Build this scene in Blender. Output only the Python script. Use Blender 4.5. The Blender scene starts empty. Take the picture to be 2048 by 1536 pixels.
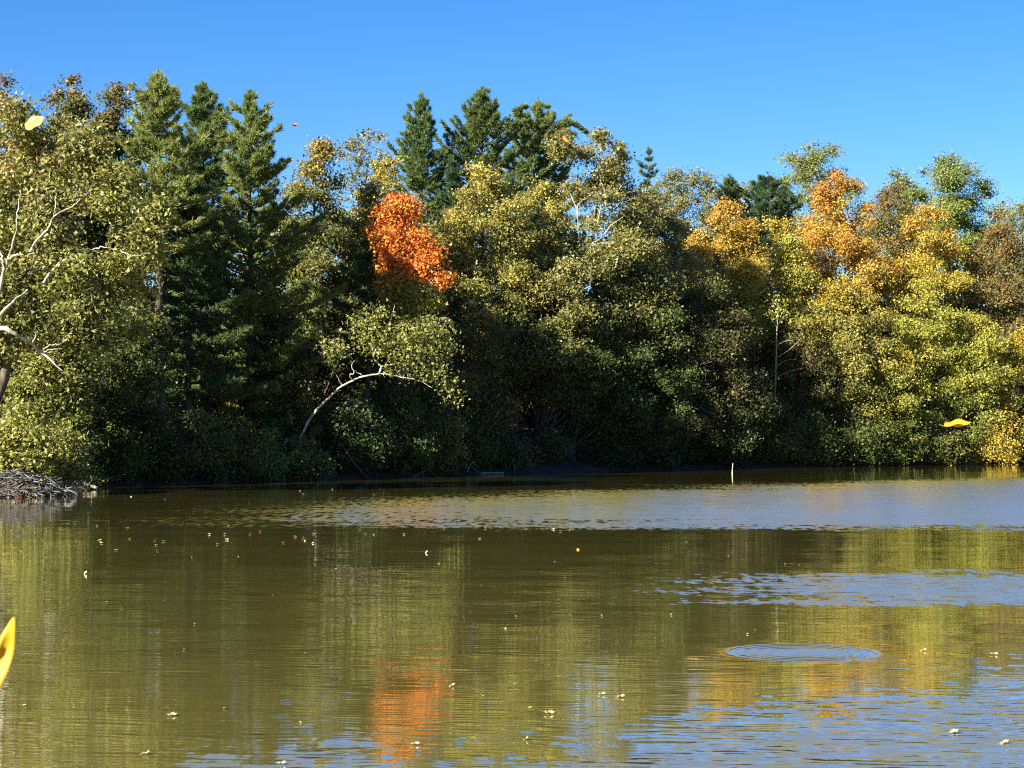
import bpy, math, random
import numpy as np

R = math.radians
SC = bpy.context.scene
COL = SC.collection

# ------------------------------------------------------------------ camera
CAM_H, FPX, HOR = 4.0, 3900.0, 845.0          # eye height (m), focal length and horizon row in 2048x1536 terms
cam_d = bpy.data.cameras.new('camera')
cam_d.sensor_width = 36.0
cam_d.lens = 36.0 * FPX / 2048.0
cam_d.shift_y = (HOR - 768.0) / 2048.0
cam_d.dof.use_dof = True
cam_d.dof.focus_distance = 150.0
cam_d.dof.aperture_fstop = 13.0
cam_d.clip_start, cam_d.clip_end = 0.2, 12000.0
cam = bpy.data.objects.new('camera', cam_d)
cam.location = (0, 0, CAM_H)
cam.rotation_euler = (R(90), 0, 0)
COL.objects.link(cam)
SC.camera = cam

# ------------------------------------------------------------------ sky and sun
SUN_AZ, SUN_EL = 49.0, 29.0                   # light travels towards +Y turned SUN_AZ degrees towards +X
world = bpy.data.worlds.new('World')
SC.world = world
world.use_nodes = True
nt = world.node_tree
nt.nodes.clear()
sky = nt.nodes.new('ShaderNodeTexSky')
sky.sky_type = 'NISHITA'
sky.sun_disc = False
sky.sun_elevation = R(SUN_EL)
sky.sun_rotation = R(180 + SUN_AZ)
sky.altitude = 200
sky.air_density = 0.8
sky.dust_density = 0.15
sky.ozone_density = 4.0
hsv = nt.nodes.new('ShaderNodeHueSaturation')
hsv.inputs['Saturation'].default_value = 1.29
hsv.inputs['Hue'].default_value = 0.507
hsv.inputs['Value'].default_value = 0.95
bg = nt.nodes.new('ShaderNodeBackground')
bg.inputs['Strength'].default_value = 0.05
wo = nt.nodes.new('ShaderNodeOutputWorld')
nt.links.new(sky.outputs[0], hsv.inputs['Color'])
nt.links.new(hsv.outputs[0], bg.inputs[0])
nt.links.new(bg.outputs[0], wo.inputs[0])

sun_d = bpy.data.lights.new('sun', 'SUN')
sun_d.energy = 5.0
sun_d.angle = R(0.53)
sun_d.color = (1.0, 0.92, 0.76)
sun = bpy.data.objects.new('sun', sun_d)
sun.rotation_euler = (R(90 - SUN_EL), 0, R(-SUN_AZ))
sun.location = (-60, -60, 60)
COL.objects.link(sun)

SC.view_settings.view_transform = 'Standard'
SC.view_settings.look = 'None'
SC.view_settings.gamma = 1.0
SC.view_settings.exposure = 1.95
SC.cycles.max_bounces = 6
SC.cycles.diffuse_bounces = 3
SC.cycles.glossy_bounces = 3
SC.cycles.transmission_bounces = 3
SC.cycles.use_denoising = False
SC.cycles.filter_width = 1.1
SC.cycles.caustics_reflective = False
SC.cycles.caustics_refractive = False


# ------------------------------------------------------------------ helpers
def nrm(v):
    return v / np.maximum(np.linalg.norm(v, axis=-1, keepdims=True), 1e-9)


def mesh_np(name, verts, nper, mat, cols=None, faces=None, smooth=False):
    """verts (N,3); faces either implied (consecutive nper-gons) or an (F,nper) index array."""
    me = bpy.data.meshes.new(name)
    verts = np.asarray(verts, np.float32).reshape(-1, 3)
    if faces is None:
        idx = np.arange(len(verts), dtype=np.int32)
    else:
        idx = np.asarray(faces, np.int32).ravel()
    nf = len(idx) // nper
    me.vertices.add(len(verts))
    me.vertices.foreach_set('co', verts.ravel())
    me.loops.add(len(idx))
    me.loops.foreach_set('vertex_index', idx)
    me.polygons.add(nf)
    me.polygons.foreach_set('loop_start', np.arange(0, nf * nper, nper, dtype=np.int32))
    me.update(calc_edges=True)
    if smooth:
        me.polygons.foreach_set('use_smooth', np.ones(nf, dtype=bool))
    if cols is not None:
        a = me.attributes.new('leaf_colour', 'FLOAT_COLOR', 'FACE')
        c4 = np.ones((nf, 4), np.float32)
        c4[:, :3] = cols
        a.data.foreach_set('color', c4.ravel())
    if mat:
        me.materials.append(mat)
    return me


def obj(name, me, parent=None, loc=None):
    o = bpy.data.objects.new(name, me)
    COL.objects.link(o)
    if loc is not None:
        o.location = loc
    if parent is not None:
        o.parent = parent
    return o


def tag(o, label=None, cat=None, group=None, kind=None):
    for k, v in (('label', label), ('category', cat), ('group', group), ('kind', kind)):
        if v:
            o[k] = v
    return o


def thing(name, label, cat, loc, group=None):
    return tag(obj(name, None, None, loc), label, cat, group)


def tubes(lines, sides=6):
    """lines: list of (points (n,3), radii (n,)); returns verts, quad faces."""
    V, F, off = [], [], 0
    ang = np.linspace(0, 2 * math.pi, sides, endpoint=False)
    for pts, rad in lines:
        pts = np.asarray(pts, float)
        rad = np.asarray(rad, float)
        n = len(pts)
        tan = nrm(np.gradient(pts, axis=0))
        ref = np.array([0.31, 0.52, 0.79]) if abs(tan[0] @ np.array([0.31, 0.52, 0.79])) < 0.9 else np.array([1.0, 0, 0])
        u = nrm(np.cross(tan, ref))
        w = np.cross(tan, u)
        ring = pts[:, None, :] + rad[:, None, None] * (np.cos(ang)[None, :, None] * u[:, None, :] + np.sin(ang)[None, :, None] * w[:, None, :])
        V.append(ring.reshape(-1, 3))
        i = np.arange(n - 1)[:, None] * sides
        j = np.arange(sides)[None, :]
        j2 = (j + 1) % sides
        q = np.stack([i + j, i + j2, i + sides + j2, i + sides + j], -1).reshape(-1, 4) + off
        F.append(q)
        off += n * sides
    return np.concatenate(V), np.concatenate(F)


def smooth_line(pts, n):
    """Catmull-Rom resampling."""
    p = np.asarray(pts, float)
    p = np.vstack([2 * p[0] - p[1], p, 2 * p[-1] - p[-2]])
    out = []
    segs = len(p) - 3
    for t in np.linspace(0, segs, n):
        i = min(int(t), segs - 1)
        u = t - i
        a, b, c, d = p[i:i + 4]
        out.append(0.5 * (2 * b + (c - a) * u + (2 * a - 5 * b + 4 * c - d) * u * u + (3 * b - a - 3 * c + d) * u ** 3))
    return np.array(out)


# ------------------------------------------------------------------ materials
def new_mat(name):
    m = bpy.data.materials.new(name)
    m.use_nodes = True
    m.node_tree.nodes.clear()
    return m, m.node_tree.nodes, m.node_tree.links


def leaf_material(name, transl=0.3, gloss=0.35, rough=0.5):
    m, N, L = new_mat(name)
    at = N.new('ShaderNodeAttribute')
    at.attribute_name = 'leaf_colour'
    pb = N.new('ShaderNodeBsdfPrincipled')
    pb.inputs['Roughness'].default_value = rough
    pb.inputs['Specular IOR Level'].default_value = gloss
    tr = N.new('ShaderNodeBsdfTranslucent')
    mx = N.new('ShaderNodeMixShader')
    mx.inputs[0].default_value = transl
    out = N.new('ShaderNodeOutputMaterial')
    L.new(at.outputs['Color'], pb.inputs['Base Color'])
    L.new(at.outputs['Color'], tr.inputs['Color'])
    L.new(pb.outputs[0], mx.inputs[1])
    L.new(tr.outputs[0], mx.inputs[2])
    L.new(mx.outputs[0], out.inputs[0])
    return m


def bark_material(name, c1, c2, scale, stretch=0.25, rough=0.85, lo=0.4, hi=0.6):
    m, N, L = new_mat(name)
    tc = N.new('ShaderNodeTexCoord')
    mp = N.new('ShaderNodeMapping')
    mp.inputs['Scale'].default_value = (scale, scale, scale * stretch)
    nz = N.new('ShaderNodeTexNoise')
    nz.inputs['Scale'].default_value = 1.0
    nz.inputs['Detail'].default_value = 5
    cr = N.new('ShaderNodeValToRGB')
    cr.color_ramp.elements[0].position = lo
    cr.color_ramp.elements[0].color = (*c1, 1)
    cr.color_ramp.elements[1].position = hi
    cr.color_ramp.elements[1].color = (*c2, 1)
    bp = N.new('ShaderNodeBump')
    bp.inputs['Strength'].default_value = 0.5
    bp.inputs['Distance'].default_value = 0.03
    pb = N.new('ShaderNodeBsdfPrincipled')
    pb.inputs['Roughness'].default_value = rough
    pb.inputs['Specular IOR Level'].default_value = 0.2
    out = N.new('ShaderNodeOutputMaterial')
    L.new(tc.outputs['Object'], mp.inputs[0])
    L.new(mp.outputs[0], nz.inputs['Vector'])
    L.new(nz.outputs[0], cr.inputs[0])
    L.new(nz.outputs[0], bp.inputs['Height'])
    L.new(cr.outputs[0], pb.inputs['Base Color'])
    L.new(bp.outputs[0], pb.inputs['Normal'])
    L.new(pb.outputs[0], out.inputs[0])
    return m


M_LEAF = leaf_material('broad_leaf')
M_NEEDLE = leaf_material('pine_needle', 0.42, 0.3, 0.5)
M_BARK = bark_material('grey_brown_bark', (0.05, 0.04, 0.032), (0.13, 0.11, 0.09), 5)
M_PALEBARK = bark_material('pale_bark', (0.16, 0.14, 0.11), (0.30, 0.27, 0.22), 4)
M_SYC = bark_material('sycamore_bark', (0.17, 0.15, 0.115), (0.46, 0.43, 0.36), 2.6, 0.5, 0.75, 0.36, 0.56)
M_STICK = bark_material('shade_toned_weathered_stick', (0.06, 0.056, 0.054), (0.17, 0.165, 0.16), 8)  # weathered grey, darkened to stand in for shade over the lodge
M_LOG = bark_material('bleached_log', (0.25, 0.20, 0.15), (0.50, 0.43, 0.34), 6)
M_POST = bark_material('pale_post', (0.28, 0.26, 0.20), (0.5, 0.47, 0.38), 10)


def ground_material():
    m, N, L = new_mat('leaf_litter_soil')
    tc = N.new('ShaderNodeTexCoord')
    n1 = N.new('ShaderNodeTexNoise')
    n1.inputs['Scale'].default_value = 0.5
    n1.inputs['Detail'].default_value = 6
    n2 = N.new('ShaderNodeTexVoronoi')
    n2.inputs['Scale'].default_value = 9
    cr = N.new('ShaderNodeValToRGB')
    e = cr.color_ramp.elements
    e[0].position, e[0].color = 0.3, (0.045, 0.03, 0.018, 1)
    e[1].position, e[1].color = 0.7, (0.17, 0.10, 0.055, 1)
    k = e.new(0.5)
    k.color = (0.10, 0.062, 0.035, 1)
    mx = N.new('ShaderNodeMix')
    mx.data_type = 'RGBA'
    mx.blend_type = 'MULTIPLY'
    mx.inputs[0].default_value = 0.6
    bp = N.new('ShaderNodeBump')
    bp.inputs['Distance'].default_value = 0.08
    pb = N.new('ShaderNodeBsdfPrincipled')
    pb.inputs['Roughness'].default_value = 0.95
    out = N.new('ShaderNodeOutputMaterial')
    L.new(tc.outputs['Object'], n1.inputs['Vector'])
    L.new(tc.outputs['Object'], n2.inputs['Vector'])
    L.new(n1.outputs[0], cr.inputs[0])
    L.new(cr.outputs[0], mx.inputs[6])
    L.new(n2.outputs['Color'], mx.inputs[7])
    L.new(n2.outputs['Distance'], bp.inputs['Height'])
    L.new(mx.outputs[2], pb.inputs['Base Color'])
    L.new(bp.outputs[0], pb.inputs['Normal'])
    L.new(pb.outputs[0], out.inputs[0])
    return m


# ------------------------------------------------------------------ terrain
LAKE = np.array([(-70, 12), (-74, 50), (-56, 86), (-33, 103), (-30, 112), (-26, 122), (-19, 131), (-11.5, 139), (-1, 152.5), (10, 163),
                 (21, 172.5), (35, 181), (50, 188), (75, 196), (115, 200), (140, 150), (115, 80), (75, 30), (40, 14), (0, 9), (-35, 9)], float)


def lake_dist(x, y):
    """distance to the lake's edge, positive on land."""
    x = np.asarray(x, float)
    y = np.asarray(y, float)
    d = np.full(x.shape, 1e9)
    inside = np.zeros(x.shape, bool)
    n = len(LAKE)
    for i in range(n):
        a, b = LAKE[i], LAKE[(i + 1) % n]
        ab = b - a
        t = np.clip(((x - a[0]) * ab[0] + (y - a[1]) * ab[1]) / (ab @ ab), 0, 1)
        d = np.minimum(d, np.hypot(x - a[0] - t * ab[0], y - a[1] - t * ab[1]))
        c = (a[1] > y) != (b[1] > y)
        xi = a[0] + (y - a[1]) / (ab[1] if ab[1] else 1e-9) * ab[0]
        inside ^= c & (x < xi)
    return np.where(inside, -d, d)


def height(x, y):
    x = np.asarray(x, float)
    y = np.asarray(y, float)
    d = lake_dist(x, y)
    bank = np.clip(d / 0.9, -3, 1) * 0.45
    z = bank + np.clip(d - 0.9, 0, 14) * 0.14 + np.clip(d - 14.9, 0, 75) * 0.24 + np.clip(d - 85, 0, 900) * 0.004
    z = z + np.where(d > 0, 0.18 * np.sin(x * 0.61 + y * 0.23) * np.sin(y * 0.47 - x * 0.19) * np.clip(d / 4, 0, 1), 0)
    near = (y < 30) & (d > 0)
    z = np.where(near, np.minimum(0.45 + np.clip(d - 0.9, 0, 12) * 0.25, 2.4), z)
    return z


gx = np.concatenate([[-6000, -2500, -1000, -500, -250, -160], np.arange(-110, 150.1, 2.0), [200, 300, 500, 1000, 2500, 6000]])
gy = np.concatenate([[-6000, -2500, -1000, -300, -120, -60, -30], np.arange(-10, 96, 4.0), np.arange(97, 215, 1.5), np.arange(218, 300, 4.0), [330, 400, 600, 1000, 2500, 6000, 9000]])
GX, GY = np.meshgrid(gx, gy)
GZ = height(GX, GY)
nx, ny = len(gx), len(gy)
ii = (np.arange(ny - 1)[:, None] * nx + np.arange(nx - 1)[None, :]).ravel()
gf = np.stack([ii, ii + 1, ii + 1 + nx, ii + nx], -1)
M_GROUND = ground_material()
ground = obj('ground', mesh_np('ground', np.stack([GX, GY, GZ], -1), 4, M_GROUND, faces=gf, smooth=True))
tag(ground, kind='structure')


def shore_y(px):
    k = (px - 1024.0) / FPX
    best = None
    for i in range(3, 14):
        a, b = LAKE[i], LAKE[i + 1]
        fa, fb = a[0] - k * a[1], b[0] - k * b[1]
        if fa * fb <= 0 and fa != fb:
            t = fa / (fa - fb)
            y = a[1] + t * (b[1] - a[1])
            best = y if best is None else max(best, y)
    if best is None:
        best = 105.0 if px < 300 else 192.0
    return best


def at(px, py, Y):
    """the place Y metres out that the photograph shows at px, py."""
    return np.array([(px - 1024.0) / FPX * Y, Y, CAM_H + (HOR - py) / FPX * Y])


# ------------------------------------------------------------------ water
def vnoise(x, y, seed):
    r = np.random.default_rng(seed).random((64, 64))
    xi, yi = np.floor(x).astype(int), np.floor(y).astype(int)
    fx, fy = x - xi, y - yi
    fx, fy = fx * fx * (3 - 2 * fx), fy * fy * (3 - 2 * fy)
    g = lambda a, b: r[a % 64, b % 64]
    return (g(xi, yi) * (1 - fx) + g(xi + 1, yi) * fx) * (1 - fy) + (g(xi, yi + 1) * (1 - fx) + g(xi + 1, yi + 1) * fx) * fy


def sstep(a, b, x):
    t = np.clip((x - a) / (b - a), 0, 1)
    return t * t * (3 - 2 * t)


wx = np.arange(-120, 181, 1.25)
wy = np.concatenate([np.arange(2, 60, 0.5), np.arange(60, 206, 1.0)])
WX, WY = np.meshgrid(wx, wy)
# wind-ruffled bands: where the breeze touches the lake
ed = (vnoise(WX / 9, WY / 5, 3) - 0.5) * 9 + (vnoise(WX / 3, WY / 1.5, 4) - 0.5) * 4
lowe = 75.5 - 0.30 * WX * (WX > 0) * 0.7
upe = 111 + 0.80 * WX
b1 = sstep(-4, 9, WY + ed * 0.7 - lowe) * sstep(-12, 16, upe - WY - ed) * sstep(-22, 10, WX - (85 - WY) * 0.05 + ed * 0.9)
b1 = b1 * (0.7 + 0.5 * vnoise(WX / 12, WY / 3, 21))
lo2 = 44.5 - 0.12 * np.clip(WX, 0, 40)
up2 = 50.5 + 0.10 * np.clip(WX, 0, 40)
ed2 = (vnoise(WX / 4, WY / 1.6, 7) - 0.5) * 4
b2 = sstep(-1.6, 2.6, WY + ed2 - lo2) * sstep(-1.6, 2.6, up2 - WY - ed2) * sstep(0.5, 10, WX + ed2)
b3 = sstep(-4, 6, WX - (WY - 22.6) * 0.9 + ed2 * 0.5) * sstep(38, 28, WY) * 0.8
b3 = np.maximum(b3, 0.5 * np.exp(-((WX + 2.6) / 1.6) ** 2) * sstep(27.5, 22, WY))     # light chop close to the near bank
ruffle = np.clip(np.maximum(np.maximum(b1, b2 * 0.75), b3), 0, 1)
streak = np.clip(vnoise(WX / 30 + WY / 60, WY / 4, 11) * 1.5 - 0.25, 0, 1)
calm = 0.35 + 0.65 * streak
calm = calm * (0.55 + 0.45 * sstep(75, 40, WY))
nx, ny = len(wx), len(wy)
ii = (np.arange(ny - 1)[:, None] * nx + np.arange(nx - 1)[None, :]).ravel()
wf = np.stack([ii, ii + 1, ii + 1 + nx, ii + nx], -1)


def water_material(ring_c, ring_r):
    m, N, L = new_mat('olive_lake_water')

    def math_(op, a, b=None, c=None):
        n = N.new('ShaderNodeMath')
        n.operation = op
        for k, v in enumerate((a, b, c)):
            if v is None:
                continue
            if isinstance(v, (int, float)):
                n.inputs[k].default_value = v
            else:
                L.new(v, n.inputs[k])
        return n.outputs[0]

    def vmath(op, a, b=None, s=None):
        n = N.new('ShaderNodeVectorMath')
        n.operation = op
        for k, v in enumerate((a, b)):
            if v is None:
                continue
            if isinstance(v, tuple):
                n.inputs[k].default_value = v
            else:
                L.new(v, n.inputs[k])
        if s is not None:
            if isinstance(s, (int, float)):
                n.inputs['Scale'].default_value = s
            else:
                L.new(s, n.inputs['Scale'])
        return n.outputs['Value'] if op in ('LENGTH', 'DOT_PRODUCT') else n.outputs[0]

    tc = N.new('ShaderNodeTexCoord').outputs['Object']

    def slope_noise(sx, sy, rot, detail=2.0):
        mp = N.new('ShaderNodeMapping')
        mp.inputs['Rotation'].default_value = (0, 0, R(rot))
        L.new(tc, mp.inputs[0])
        sc = vmath('MULTIPLY', mp.outputs[0], (sx, sy, 1.0))
        nz = N.new('ShaderNodeTexNoise')
        nz.inputs['Scale'].default_value = 1.0
        nz.inputs['Detail'].default_value = detail
        nz.inputs['Roughness'].default_value = 0.55
        L.new(sc, nz.inputs['Vector'])
        return vmath('SUBTRACT', nz.outputs['Color'], (0.5, 0.5, 0.5))

    A = lambda nm: [setattr(n := N.new('ShaderNodeAttribute'), 'attribute_name', nm), n.outputs['Fac']][1]
    ruf0, clm = A('ruffle'), A('calm')
    spk = N.new('ShaderNodeSeparateXYZ')
    L.new(slope_noise(0.9, 3.2, 6, 3.0), spk.inputs[0])
    rr_ = N.new('ShaderNodeMapRange')
    rr_.interpolation_type = 'SMOOTHSTEP'
    rr_.inputs[1].default_value = 0.20
    rr_.inputs[2].default_value = 0.52
    spk2 = N.new('ShaderNodeSeparateXYZ')
    L.new(slope_noise(3.2, 0.8, 0, 2.0), spk2.inputs[0])
    L.new(math_('ADD', math_('ADD', math_('MULTIPLY', spk.outputs[2], 1.2), math_('MULTIPLY', spk2.outputs[0], 1.5)), ruf0), rr_.inputs[0])
    ruf = math_('MULTIPLY', rr_.outputs[0], math_('MINIMUM', math_('MULTIPLY', ruf0, 3.0), 1.0))
    s1 = slope_noise(1.1, 4.6, 7, 2.0)          # wavelets about 0.2 m long, crests across the view
    wob = slope_noise(0.5, 1.3, 5, 2.0)
    sep = N.new('ShaderNodeSeparateXYZ')
    L.new(tc, sep.inputs[0])
    sw = N.new('ShaderNodeSeparateXYZ')
    L.new(wob, sw.inputs[0])
    # a train of small ripples, crests slightly oblique to the view
    ph = math_('ADD', math_('MULTIPLY', sep.outputs[1], 2 * math.pi / 0.23), math_('MULTIPLY', sep.outputs[0], 2 * math.pi / 2.1))
    ph = math_('ADD', ph, math_('MULTIPLY', sw.outputs[0], 22.0))
    train = math_('MULTIPLY', math_('SINE', ph), math_('ADD', math_('MULTIPLY', sw.outputs[1], 2.2), 0.75))
    trn = N.new('ShaderNodeCombineXYZ')
    L.new(train, trn.inputs[1])
    s2 = slope_noise(3.0, 8.0, -12, 2.0)        # finer chop of the ruffled patches
    s3 = slope_noise(0.16, 0.5, 4, 1.0)         # long lazy undulation
    calm_amp = math_('MULTIPLY', clm, 0.115)
    ruf_amp = math_('MULTIPLY', ruf, A('chop'))
    v = vmath('ADD', vmath('SCALE', s1, s=math_('MULTIPLY', calm_amp, 0.55)), vmath('SCALE', s3, s=0.028))
    v = vmath('ADD', v, vmath('SCALE', trn.outputs[0], s=math_('ADD', math_('MULTIPLY', calm_amp, 0.20), math_('MULTIPLY', ruf, 0.06))))
    v = vmath('ADD', v, vmath('SCALE', vmath('ADD', s1, s2), s=ruf_amp))
    v = vmath('MULTIPLY', v, (0.45, 1.0, 0.0))
    # crests of wind ripples lean towards the near bank
    lean = N.new('ShaderNodeCombineXYZ')
    L.new(math_('MULTIPLY', math_('MULTIPLY', ruf, A('lean')), -1.0), lean.inputs[1])
    v = vmath('ADD', v, lean.outputs[0])
    # ring left by a rising fish
    dv = vmath('MULTIPLY', vmath('SUBTRACT', tc, (ring_c[0], ring_c[1], 0.0)), (1.0, 1.0, 0.0))
    dist = vmath('LENGTH', dv)
    rad = vmath('NORMALIZE', dv)
    inside = N.new('ShaderNodeMapRange')
    inside.interpolation_type = 'SMOOTHSTEP'
    inside.inputs[1].default_value = ring_r * 1.38
    inside.inputs[2].default_value = ring_r * 0.72
    L.new(dist, inside.inputs[0])
    rise = N.new('ShaderNodeMapRange')
    rise.inputs[1].default_value = 0.0
    rise.inputs[2].default_value = ring_r
    rise.inputs[3].default_value = -0.02
    rise.inputs[4].default_value = 0.21
    L.new(dist, rise.inputs[0])
    wv = math_('SINE', math_('MULTIPLY', dist, 2 * math.pi / 0.20))
    amp = math_('MULTIPLY', math_('MULTIPLY', wv, rise.outputs[0]), inside.outputs[0])
    v = vmath('ADD', v, vmath('SCALE', rad, s=amp))
    lean2 = N.new('ShaderNodeCombineXYZ')
    L.new(math_('MULTIPLY', inside.outputs[0], -0.075), lean2.inputs[1])
    v = vmath('ADD', v, lean2.outputs[0])
    v = vmath('ADD', v, vmath('SCALE', vmath('MULTIPLY', s2, (0.5, 1.0, 0.0)), s=math_('MULTIPLY', inside.outputs[0], 0.16)))
    nn = vmath('NORMALIZE', vmath('ADD', v, (0.0, 0.0, 1.0)))
    pb = N.new('ShaderNodeBsdfPrincipled')
    pb.inputs['Base Color'].default_value = (0.132, 0.116, 0.030, 1)
    pb.inputs['Roughness'].default_value = 0.03
    pb.inputs['IOR'].default_value = 1.45
    pb.inputs['Coat Weight'].default_value = 1.0
    pb.inputs['Coat IOR'].default_value = 1.4
    pb.inputs['Coat Roughness'].default_value = 0.03
    L.new(nn, pb.inputs['Coat Normal'])
    L.new(nn, pb.inputs['Normal'])
    out = N.new('ShaderNodeOutputMaterial')
    L.new(pb.outputs[0], out.inputs[0])
    return m


RC = at(1603, 1305, CAM_H * FPX / (1305 - HOR))
me = mesh_np('water', np.stack([WX, WY, np.zeros_like(WX)], -1), 4, water_material(RC, 1.12), faces=wf, smooth=True)
for nm, arr in (('ruffle', ruffle), ('calm', calm), ('chop', 0.13 + 0.24 * sstep(80, 55, WY)), ('lean', 0.045 + 0.05 * sstep(34, 42, WY) + 0.045 * sstep(58, 80, WY))):
    a = me.attributes.new(nm, 'FLOAT', 'POINT')
    a.data.foreach_set('value', arr.ravel().astype(np.float32))
water = obj('water', me)
tag(water, kind='structure')

# ------------------------------------------------------------------ foliage colours (leaf reflectance)
GREEN = [(0.10, 0.135, 0.03), (0.13, 0.15, 0.032), (0.085, 0.11, 0.026)]
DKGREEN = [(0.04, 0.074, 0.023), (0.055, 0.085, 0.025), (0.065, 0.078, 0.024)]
YGREEN = [(0.26, 0.29, 0.05), (0.33, 0.33, 0.055), (0.17, 0.21, 0.04)]
LTGREEN = [(0.17, 0.225, 0.04), (0.22, 0.25, 0.045), (0.13, 0.19, 0.036)]
OLIVE = [(0.21, 0.195, 0.056), (0.15, 0.155, 0.044), (0.25, 0.215, 0.062), (0.10, 0.12, 0.034)]
PALE = [(0.31, 0.275, 0.09), (0.22, 0.22, 0.062), (0.15, 0.17, 0.046), (0.37, 0.31, 0.115)]
YELLOW = [(0.40, 0.33, 0.055), (0.34, 0.31, 0.055), (0.23, 0.235, 0.043)]
GOLD = [(0.50, 0.31, 0.04), (0.46, 0.34, 0.045), (0.31, 0.27, 0.04)]
ORANGE = [(0.48, 0.20, 0.04), (0.44, 0.24, 0.05), (0.40, 0.17, 0.04)]
RED = [(0.60, 0.135, 0.028), (0.64, 0.19, 0.03), (0.58, 0.10, 0.03)]
FLAME = [(0.62, 0.17, 0.035), (0.64, 0.26, 0.045), (0.60, 0.12, 0.035), (0.56, 0.33, 0.05)]
RUSSET = [(0.24, 0.12, 0.045), (0.20, 0.13, 0.045), (0.16, 0.12, 0.035)]
BROWN = [(0.15, 0.085, 0.035), (0.10, 0.075, 0.028), (0.075, 0.07, 0.024)]
GREY = [(0.19, 0.19, 0.085), (0.16, 0.17, 0.065), (0.22, 0.20, 0.10)]
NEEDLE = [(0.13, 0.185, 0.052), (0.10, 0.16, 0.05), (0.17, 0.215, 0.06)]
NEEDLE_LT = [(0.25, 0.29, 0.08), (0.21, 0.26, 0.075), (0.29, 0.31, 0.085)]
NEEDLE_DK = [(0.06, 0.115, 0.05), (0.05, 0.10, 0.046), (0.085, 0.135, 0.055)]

PROF = {
    'round': lambda t: np.sqrt(np.clip(1 - (2 * t - 1) ** 2, 0, 1)) * 0.9 + 0.1,
    'dome': lambda t: np.clip(1 - t ** 2.4, 0, 1) ** 0.6 * (0.75 + 0.25 * np.clip(t * 4, 0, 1)),
    'oval': lambda t: np.clip(np.sin(np.pi * np.clip(t, 0, 1) ** 0.85), 0, 1) ** 0.65,
    'cone': lambda t: np.clip(1 - t, 0, 1) ** 0.75 * 0.95 + 0.05,
    'vase': lambda t: (0.25 + 0.75 * np.clip(t * 1.5, 0, 1)) * np.clip(1 - t ** 5, 0, 1) ** 0.5,
}


def leaves(rng, cen, nor, cols, length, aspect=0.80):
    """one pointed leaf at every centre."""
    n = len(cen)
    nor = nrm(nor)
    a = nrm(np.cross(nor, rng.normal(size=(n, 3))))
    b = np.cross(nor, a)
    ln = length * rng.uniform(0.45, 1.4, (n, 1))
    a = a * ln * 0.5
    b = b * ln * 0.5 * aspect
    skew = rng.uniform(-0.5, 0.5, (n, 1)) * a
    return np.stack([cen - a * 0.7 + b + skew, cen - a * 0.7 - b - skew, cen + a * 1.15], 1).reshape(-1, 3), cols


def pick(rng, pal, n):
    p = np.array(pal)
    i, j = rng.integers(0, len(p), n), rng.integers(0, len(p), n)
    u = rng.random((n, 1))
    return p[i] * u + p[j] * (1 - u)


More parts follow.
